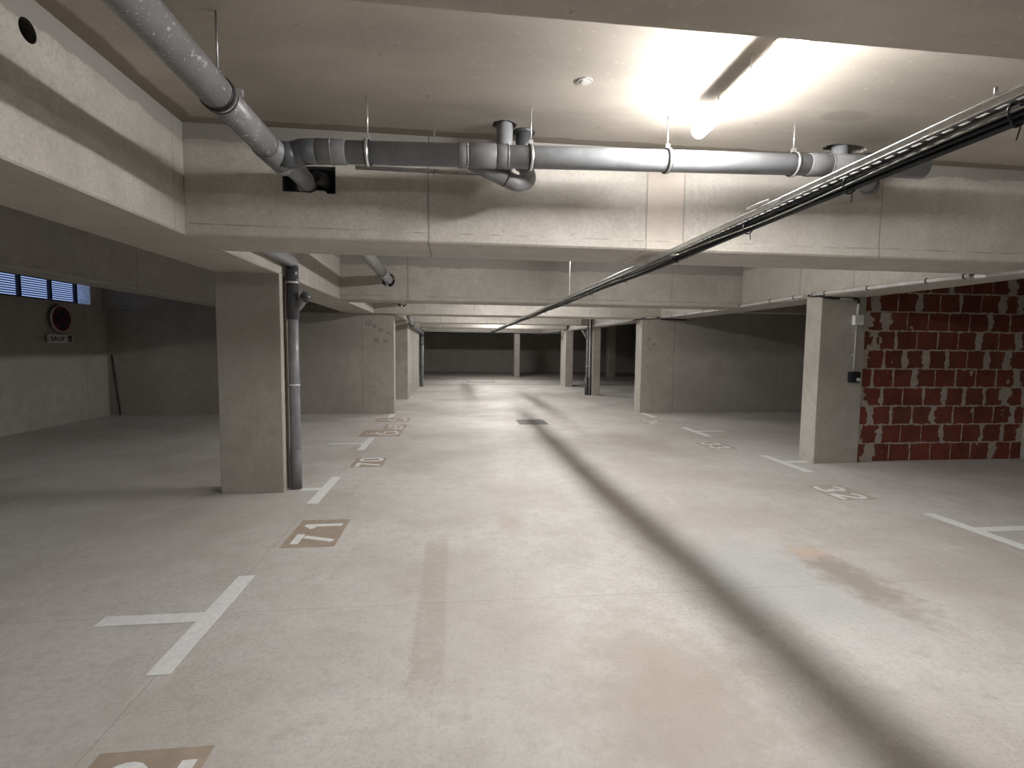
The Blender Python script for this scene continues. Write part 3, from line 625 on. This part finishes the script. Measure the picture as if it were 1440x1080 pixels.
# right distant downpipe
p = thing('downpipe', (4.236, 15.72, 0), 'distant vertical pipe with a side branch left of the slim right pillar', 'pipe')
MB().sweep([(4.236, 15.75, 0), (4.236, 15.75, 0.56)], 0.068, 20).build('lower_section', 'pvcdark', p)
MB().sweep([(4.236, 15.75, 0.55), (4.236, 15.75, 2.88)], 0.045, 20).build('pipe_section', 'pvc', p)
MB().sweep([(4.226, 15.75, 1.80), (4.05, 15.72, 2.06)], 0.042, 18).build('side_branch', 'pvc', p)
for z in (2.18, 0.93): MB().ring((4.236, 15.75, z), (0, 0, 1), 0.046, 0.035, 0.006).build('clamp', 'zinc', p)
p = tag(MB().sweep([(4.33, 15.68, 0), (4.33, 15.68, 2.88)], 0.03, 16).build('thin_pipe', 'pvcdark'), 'thin black vertical pipe right beside the distant right downpipe', 'pipe')

# ------------------------------------------------------------------ cable trays
TP = [(-4.0, 2.153), (1.2, 2.153), (1.66, 2.148), (3.3, 2.135), (6.5, 2.130), (20.2, 2.090)]
DX = -0.030
def tz(y):
    for (a, za), (b, zb) in zip(TP, TP[1:]):
        if y <= b: return za + (zb - za) * (y - a) / (b - a)
    return TP[-1][1]
t = thing('cable_tray', (1.49, 3, 2.15), 'perforated steel cable tray running down the aisle under the beams', 'cable tray')
o = MB(); X0, X1 = 1.452 + DX, 1.520 + DX; sx0, sx1 = 1.472 + DX, 1.486 + DX; y = -3.9; pts = []
while y < 20.2:
    st = 0.05 if y < 8 else 0.2
    z0, z1 = tz(y), tz(y + st); ym = y + 0.021 * st / 0.05 * (1 if st < 0.1 else 1.5); zm = tz(ym)
    for (a, b) in ((X0, sx0), (sx1, X1)): o.add([(a, y, z0), (b, y, z0), (b, y + st, z1), (a, y + st, z1)], [(0, 1, 2, 3)])
    o.add([(sx0, y, z0), (sx1, y, z0), (sx1, ym, zm), (sx0, ym, zm)], [(0, 1, 2, 3)])
    for xx in (X0, X1): o.add([(xx, y, z0), (xx, y + st, z1), (xx, y + st, z1 + 0.021), (xx, y, z0 + 0.021)], [(0, 1, 2, 3)])
    y += st
# rolled flange edges
o.sweep([(X0, a, b + 0.0215) for a, b in TP], 0.003, 8); o.sweep([(X1, a, b + 0.0215) for a, b in TP], 0.003, 8); o.sweep([(X0, a, b) for a, b in TP], 0.002, 8)
o.build('perforated_channel', 'zinc', t)
for (yy) in (-1.5, 6.35, 12.9, 17.5):
    MB().cyl((1.487 + DX, yy, tz(yy) - 0.004), (1.487 + DX, yy, ZC - (0.18 if yy < 1.94 else 0)), 0.0045, 8).build('hanger_rod', 'zinc', t)
MB().cyl((1.45 + DX, 1.23, tz(1.23) + 0.02), (1.45 + DX, 1.23, tz(1.23) + 0.045), 0.004, 8).build('bolt', 'zinc', t)
for yy in (2.20, 8.9, 15.0):
    s_ = MB().box(1.443 + DX, 1.447 + DX, yy - 0.09, yy + 0.09, tz(yy) + 0.004, tz(yy) + 0.02); s_.cyl((1.440 + DX, yy - 0.02, tz(yy) + 0.034), (1.440 + DX, yy + 0.16, tz(yy) + 0.040), 0.003, 8).cyl((1.440 + DX, yy - 0.02, tz(yy) + 0.028), (1.440 + DX, yy + 0.16, tz(yy) + 0.034), 0.003, 8)
    s_.build('splice_plate', 'zinc', t)
MB().box(1.452 + DX, 1.49 + DX, 3.20, 3.26, tz(3.2) - 0.022, tz(3.2) - 0.016).build('white_tag', 'signw', t)
for yy in (1.22, 1.79, 2.45, 3.28, 4.3, 5.4, 6.6, 8.2, 10.1):
    z = tz(yy); cz = z - 0.026; L = []
    for k in range(21):
        a = 2 * PI * k / 20; L.append((1.506 + DX + 0.025 * math.cos(a), yy + 0.004 * math.sin(3 * a), cz + 0.030 * math.sin(a)))
    MB().sweep(L, 0.0035, 6, False).cyl((1.52 + DX, yy, cz - 0.03), (1.535 + DX, yy + 0.02, cz - 0.055), 0.002, 6).build('cable_tie', 'rubber', t)
CX = [(1.494, -0.011, 0.007), (1.508, -0.012, 0.0075), (1.523, -0.011, 0.007), (1.499, -0.0235, 0.007), (1.514, -0.024, 0.0075), (1.506, -0.037, 0.0065), (1.520, -0.037, 0.0065)]
for i, (cx, dz, r) in enumerate(CX):
    P = []; y = -3.8; ph = random.uniform(0, 6)
    while y < 20.1:
        sag = 0.006 * math.sin(y * 2.1 + ph) + 0.004 * math.sin(y * 5.3 + ph * 2)
        P.append((cx + DX, y, tz(y) + dz - 0.005 * (1 + math.sin(y * 2.1)))); y += 0.1
    tag(MB().sweep(P, r, 8).build('power_cable', 'cable'), 'black power cable strapped under the long perforated cable tray', 'cable', 'black cables under the tray')
P = []; y = -3.8
while y < 14:
    P.append((1.484 + DX + 0.002 * math.sin(y * 3.1), y, tz(y) - 0.022 - 0.008 * (1 + math.sin(y * 3.6)))); y += 0.1
tag(MB().sweep(P, 0.0032, 8).build('power_cable', 'cableg'), 'thin pale olive cable weaving along the side of the black bundle', 'cable')
t = thing('cable_tray', (1.5, 20.3, 2.09), 'distant crosswise cable tray where the aisle tray ends', 'cable tray')
o = MB().box(-1.25, 4.2, 20.25, 20.40, 2.075, 2.078).box(-1.25, 4.2, 20.25, 20.253, 2.078, 2.10).box(-1.25, 4.2, 20.397, 20.40, 2.078, 2.10)
o.build('channel', 'zinc', t)
MB().sweep([(-1.2, 20.3, 2.065), (0, 20.3, 2.055), (1.4, 20.3, 2.066), (3, 20.3, 2.058), (4.15, 20.3, 2.065)], 0.018, 8).build('cable_bundle', 'cable', t)
for xx in (-0.7, 2.6): MB().cyl((xx, 20.32, 2.08), (xx, 20.32, ZC), 0.006, 8).build('hanger_rod', 'zinc', t)

# ------------------------------------------------------------------ conduit on the right long beam
def cz(y):
    T = [(2.5, 2.188), (3.73, 2.190), (4.2, 2.203), (6.3, 2.238), (8.9, 2.212), (11.2, 2.222)]
    for (a, za), (b, zb) in zip(T, T[1:]):
        if y <= b: return za + (zb - za) * (y - a) / (b - a)
    return T[-1][1]
c = thing('wall_conduit', (4.72, 7, 2.2), 'pale grey conduit clipped along the lower edge of the right long beam', 'conduit')
def cond(y0, y1, r=0.021, dz=0.0, x=4.722, n=6):
    MB().sweep([(x, y0 + (y1 - y0) * k / n, cz(y0 + (y1 - y0) * k / n) + dz) for k in range(n + 1)], r, 16).build('tube', 'conduit', c)
cond(2.5, 4.03, 0.024, -0.004, 4.715); cond(4.03, 4.14, 0.021, -0.012); cond(4.19, 6.28); cond(6.42, 11.2)
MB().sweep([(4.716, 4.12, cz(4.13) - 0.01), (4.716, 4.16, cz(4.13) + 0.012), (4.722, 4.20, cz(4.2))], 0.008, 8).build('loose_wire', 'rubber', c)
for yy in (4.02, 4.24, 4.62, 5.35, 6.02, 6.24, 6.62, 7.15, 7.95, 8.6, 9.2, 9.9, 10.6):
    MB().ring((4.722, yy, cz(yy)), (0, 1, 0), 0.022, 0.012, 0.005, 20).build('clip', 'rubber', c)
w_ = thing('black_cable', (4.74, 6.2, 2.19), 'black cable looping from the beam conduit onto the right pillar top', 'cable')
MB().sweep(fillet([(4.722, 6.27, cz(6.27)), (4.722, 6.36, 2.232), (4.725, 6.12, 2.205), (4.745, 6.07, 2.188), (4.90, 6.09, 2.175), (4.98, 6.09, 2.18)], 0.04), 0.013, 10).build('cable_run', 'rubber', w_)
c2 = thing('pillar_conduit', (5.25, 6.09, 1.25), 'pale conduit down the right pillar face with junction box and black switch', 'conduit')
MB().sweep([(4.97, 6.095, 2.178), (5.20, 6.095, 2.172)], 0.011, 12).build('tube', 'conduit', c2)
MB().sweep(fillet([(5.18, 6.095, 2.175), (5.255, 6.095, 2.175), (5.26, 6.095, 2.12)], 0.03), 0.017, 12).build('elbow', 'rubber', c2)
MB().sweep([(5.258, 6.095, 2.13), (5.250, 6.095, 1.965)], 0.014, 14).build('tube', 'conduit', c2)
jb = MB().box(5.185, 5.315, 6.05, 6.109, 1.838, 1.967).build('junction_box', 'boxw', c2, bevel=0.006)
MB().cyl((5.262, 6.048, 1.90), (5.262, 6.0505, 1.90), 0.02, 16).build('knockout', 'signw', jb)
MB().sweep([(5.247, 6.098, 1.838), (5.242, 6.098, 1.226)], 0.0075, 12).build('tube', 'conduit', c2)
for z in (1.76, 1.45): MB().box(5.215, 5.255, 6.088, 6.109, z - 0.008, z + 0.008).build('clip', 'conduit', c2)
sb = MB().box(5.17, 5.30, 6.03, 6.109, 1.087, 1.228).build('switch_box', 'boxb', c2, bevel=0.008)
MB().sweep([(5.258, 6.031, 1.125), (5.258, 6.018, 1.125)], 0.024, 20).build('push_button', 'signw', sb)
# distant conduit on the far right beam
c = thing('wall_conduit', (4.36, 15, 2.2), 'distant pale conduit along the far right beam above the slim pillars', 'conduit')
MB().sweep([(4.36, 12.05, 2.215), (4.36, 19.0, 2.215)], 0.02, 12).build('tube', 'conduit', c)
MB().sweep([(4.35, 12.05, 2.19), (4.36, 14.0, 2.17), (4.36, 19.0, 2.18)], 0.012, 10).build('tube', 'conduit', c)
MB().sweep(fillet([(4.33, 11.9, 2.185), (4.30, 11.5, 2.185), (4.30, 11.26, 2.19), (4.32, 11.22, 2.215)], 0.04), 0.014, 8).build('loose_cable', 'rubber', c)
c = thing('wall_conduit', (4.6, 11.24, 2.2), 'short pale conduit across the top end of the right stub wall', 'conduit')
MB().sweep([(4.34, 11.235, 2.215), (4.70, 11.235, 2.218)], 0.018, 12).build('tube', 'conduit', c)
for xx in (4.36, 4.66): MB().ring((xx, 11.235, 2.216), (1, 0, 0), 0.019, 0.014, 0.006, 16).build('clip', 'rubber', c)
MB().sweep(fillet([(4.72, 11.22, 2.215), (4.76, 11.24, 2.185), (5.1, 11.25, 2.18), (5.35, 11.25, 2.18)], 0.04), 0.016, 8).build('loose_cable', 'rubber', c)

# ------------------------------------------------------------------ small fittings
s = thing('wall_socket', (-1.27, 14.9, 0.6), 'two small grey sockets low on the far left inner wall', 'socket')
MB().box(-1.284, -1.255, 14.78, 14.98, 0.52, 0.64).build('socket_box', 'boxw', s, bevel=0.01)
MB().box(-1.284, -1.255, 14.78, 14.98, 0.36, 0.48).build('socket_box', 'boxw', s, bevel=0.01)
for z in (0.58, 0.42): MB().sweep([(-1.256, 14.88, z), (-1.252, 14.88, z)], 0.035, 14).build('socket_face', 'zincd', s)
s = thing('ceiling_cap', (0.681, 2.70, ZC), 'small round patched cap in the ceiling left of the lamp', 'cap')
MB().sweep([(0.681, 2.70, ZC - 0.004), (0.681, 2.70, ZC)], 0.040, 24).build('cap_rim', 'cover', s)
MB().prism([(0.681 + 0.028 * random.uniform(.7, 1) * math.cos(a * PI / 6), 2.70 + 0.028 * random.uniform(.7, 1) * math.sin(a * PI / 6)) for a in range(12)], ZC - 0.007, ZC - 0.004).build('plaster_dab', 'signw', s)
tag(MB().sweep([(-6.90, 11.30, 0.0), (-7.04, 11.335, 1.25)], 0.018, 10).build('metal_rod', 'brown'), 'dark rod leaning in the far left corner of the garage', 'rod')

# signs on the left wall
def sx(mb, name, mat, parent, d): return mb.build(name, mat, parent)
def disc(x0, x1, yc, zc_, R, n=40): return MB().sweep([(x0, yc, zc_), (x1, yc, zc_)], R, n)
s = thing('no_stopping_sign', (XL + 0.05, 10.02, 1.925), 'round red-bordered no-stopping sign under the blue louvred window', 'sign')
disc(XL + 0.06, XL + 0.095, 10.02, 1.925, 0.235).build('backplate', 'signw', s)
disc(XL + 0.0955, XL + 0.099, 10.02, 1.925, 0.222).build('red_border', 'red', s)
disc(XL + 0.0995, XL + 0.102, 10.02, 1.925, 0.165).build('blue_centre', 'blue', s)
o = MB()
for sg in (1, -1):
    a = PI / 4 * sg; d = Vector((math.cos(a), math.sin(a))); n_ = Vector((-d.y, d.x)) * 0.018; L = 0.162
    q = [d * L + n_, d * L - n_, -d * L - n_, -d * L + n_]
    xx = XL + 0.1025 + (0.0005 if sg > 0 else 0)
    o.add([(xx, 10.02 + p_.x, 1.925 + p_.y) for p_ in q], [(0, 1, 2, 3)])
o.build('red_cross', 'red', s)
o = MB().box(XL, XL + 0.06, 9.99, 10.05, 1.90, 1.95); o.build('bracket', 'zincd', s)
s = thing('text_plate', (XL + 0.03, 10.01, 1.565), 'small white plate reading SAUF with a wheelchair pictogram below round sign', 'sign')
MB().box(XL + 0.04, XL + 0.07, 9.73, 10.30, 1.49, 1.642).build('plate', 'signw', s, bevel=0.006)
MB().box(XL - 0.002, XL + 0.04, 9.99, 10.05, 1.54, 1.59).build('bracket', 'zincd', s)
cu = bpy.data.curves.new('letters', 'FONT'); cu.body = 'SAUF'; cu.size = 0.115; cu.extrude = 0.0008; cu.offset = 0.002; cu.space_character = 1.08
to = bpy.data.objects.new('letters_tmp', cu); COL.objects.link(to)
dg = bpy.context.evaluated_depsgraph_get(); dg.update()
me = bpy.data.meshes.new_from_object(to.evaluated_get(dg)); bpy.data.objects.remove(to)
xs = [v.co.x for v in me.vertices]; wdt = max(xs) - min(xs); k_ = 0.325 / wdt
for v in me.vertices:
    v.co = Vector((XL + 0.0712 + v.co.z, 9.775 + (v.co.x - min(xs)) * k_, 1.526 + v.co.y)) - Vector(s.location)
me.materials.clear(); me.materials.append(M['signk'])
lo = bpy.data.objects.new('lettering', me); COL.objects.link(lo); lo.parent = s
MB().box(XL + 0.0705, XL + 0.072, 10.175, 10.275, 1.505, 1.627).build('pictogram_panel', 'signk', s)
o = MB(); tr = lambda P: [(10.183 + u * 0.075, 1.512 + v * 0.105) for u, v in P]
for P_, wd in (([(0.42, 0.97), (0.42, 0.9)], 0.012), ([(0.44, 0.86), (0.46, 0.44), (0.80, 0.44), (0.96, 0.10)], 0.008), (arc(0.46, 0.32, 0.42, 0.30, 120, 350, 14), 0.007)):
    r = MB().ribbon(tr(P_), wd, 0, 0); o.add([(XL + 0.0725, a, b) for a, b, _ in r.v], r.f)
o.build('pictogram', 'signw', s)

for ob in bpy.data.objects:
    if '_o' in ob: del ob['_o']

# ------------------------------------------------------------------ world: dusk sky seen through the louvres
W = bpy.data.worlds.new('dusk'); S.world = W; W.use_nodes = True
bg = W.node_tree.nodes['Background']; bg.inputs[0].default_value = (0.36, 0.50, 0.90, 1); bg.inputs[1].default_value = 0.85

# ------------------------------------------------------------------ camera
f = 709.13; pi_, ya, ro = [math.radians(a) for a in (4.16536, 6.5956379, 0.61368)]
cy, sy, cp, sp = math.cos(ya), math.sin(ya), math.cos(pi_), math.sin(pi_)
fw = Vector((sy * cp, cy * cp, -sp)); r = Vector((cy, -sy, 0)); u = r.cross(fw)
r2 = r * math.cos(ro) + u * math.sin(ro); u2 = -r * math.sin(ro) + u * math.cos(ro)
cam = bpy.data.cameras.new('camera'); co = bpy.data.objects.new('camera', cam); COL.objects.link(co)
m = Matrix.Identity(4)
for i in range(3): m[i][0], m[i][1], m[i][2] = r2[i], u2[i], -fw[i]
m[2][3] = 1.5
co.matrix_world = m
cam.sensor_width = 36; cam.sensor_fit = 'HORIZONTAL'; cam.lens = f / 1440 * 36; cam.clip_start = 0.05; cam.clip_end = 200
S.camera = co
S.view_settings.view_transform = 'Standard'; S.view_settings.look = 'None'; S.view_settings.gamma = 1.0; S.view_settings.exposure = 0.04
S.view_settings.use_curve_mapping = False
try: S.cycles.max_bounces = 10; S.cycles.diffuse_bounces = 6
except Exception: pass
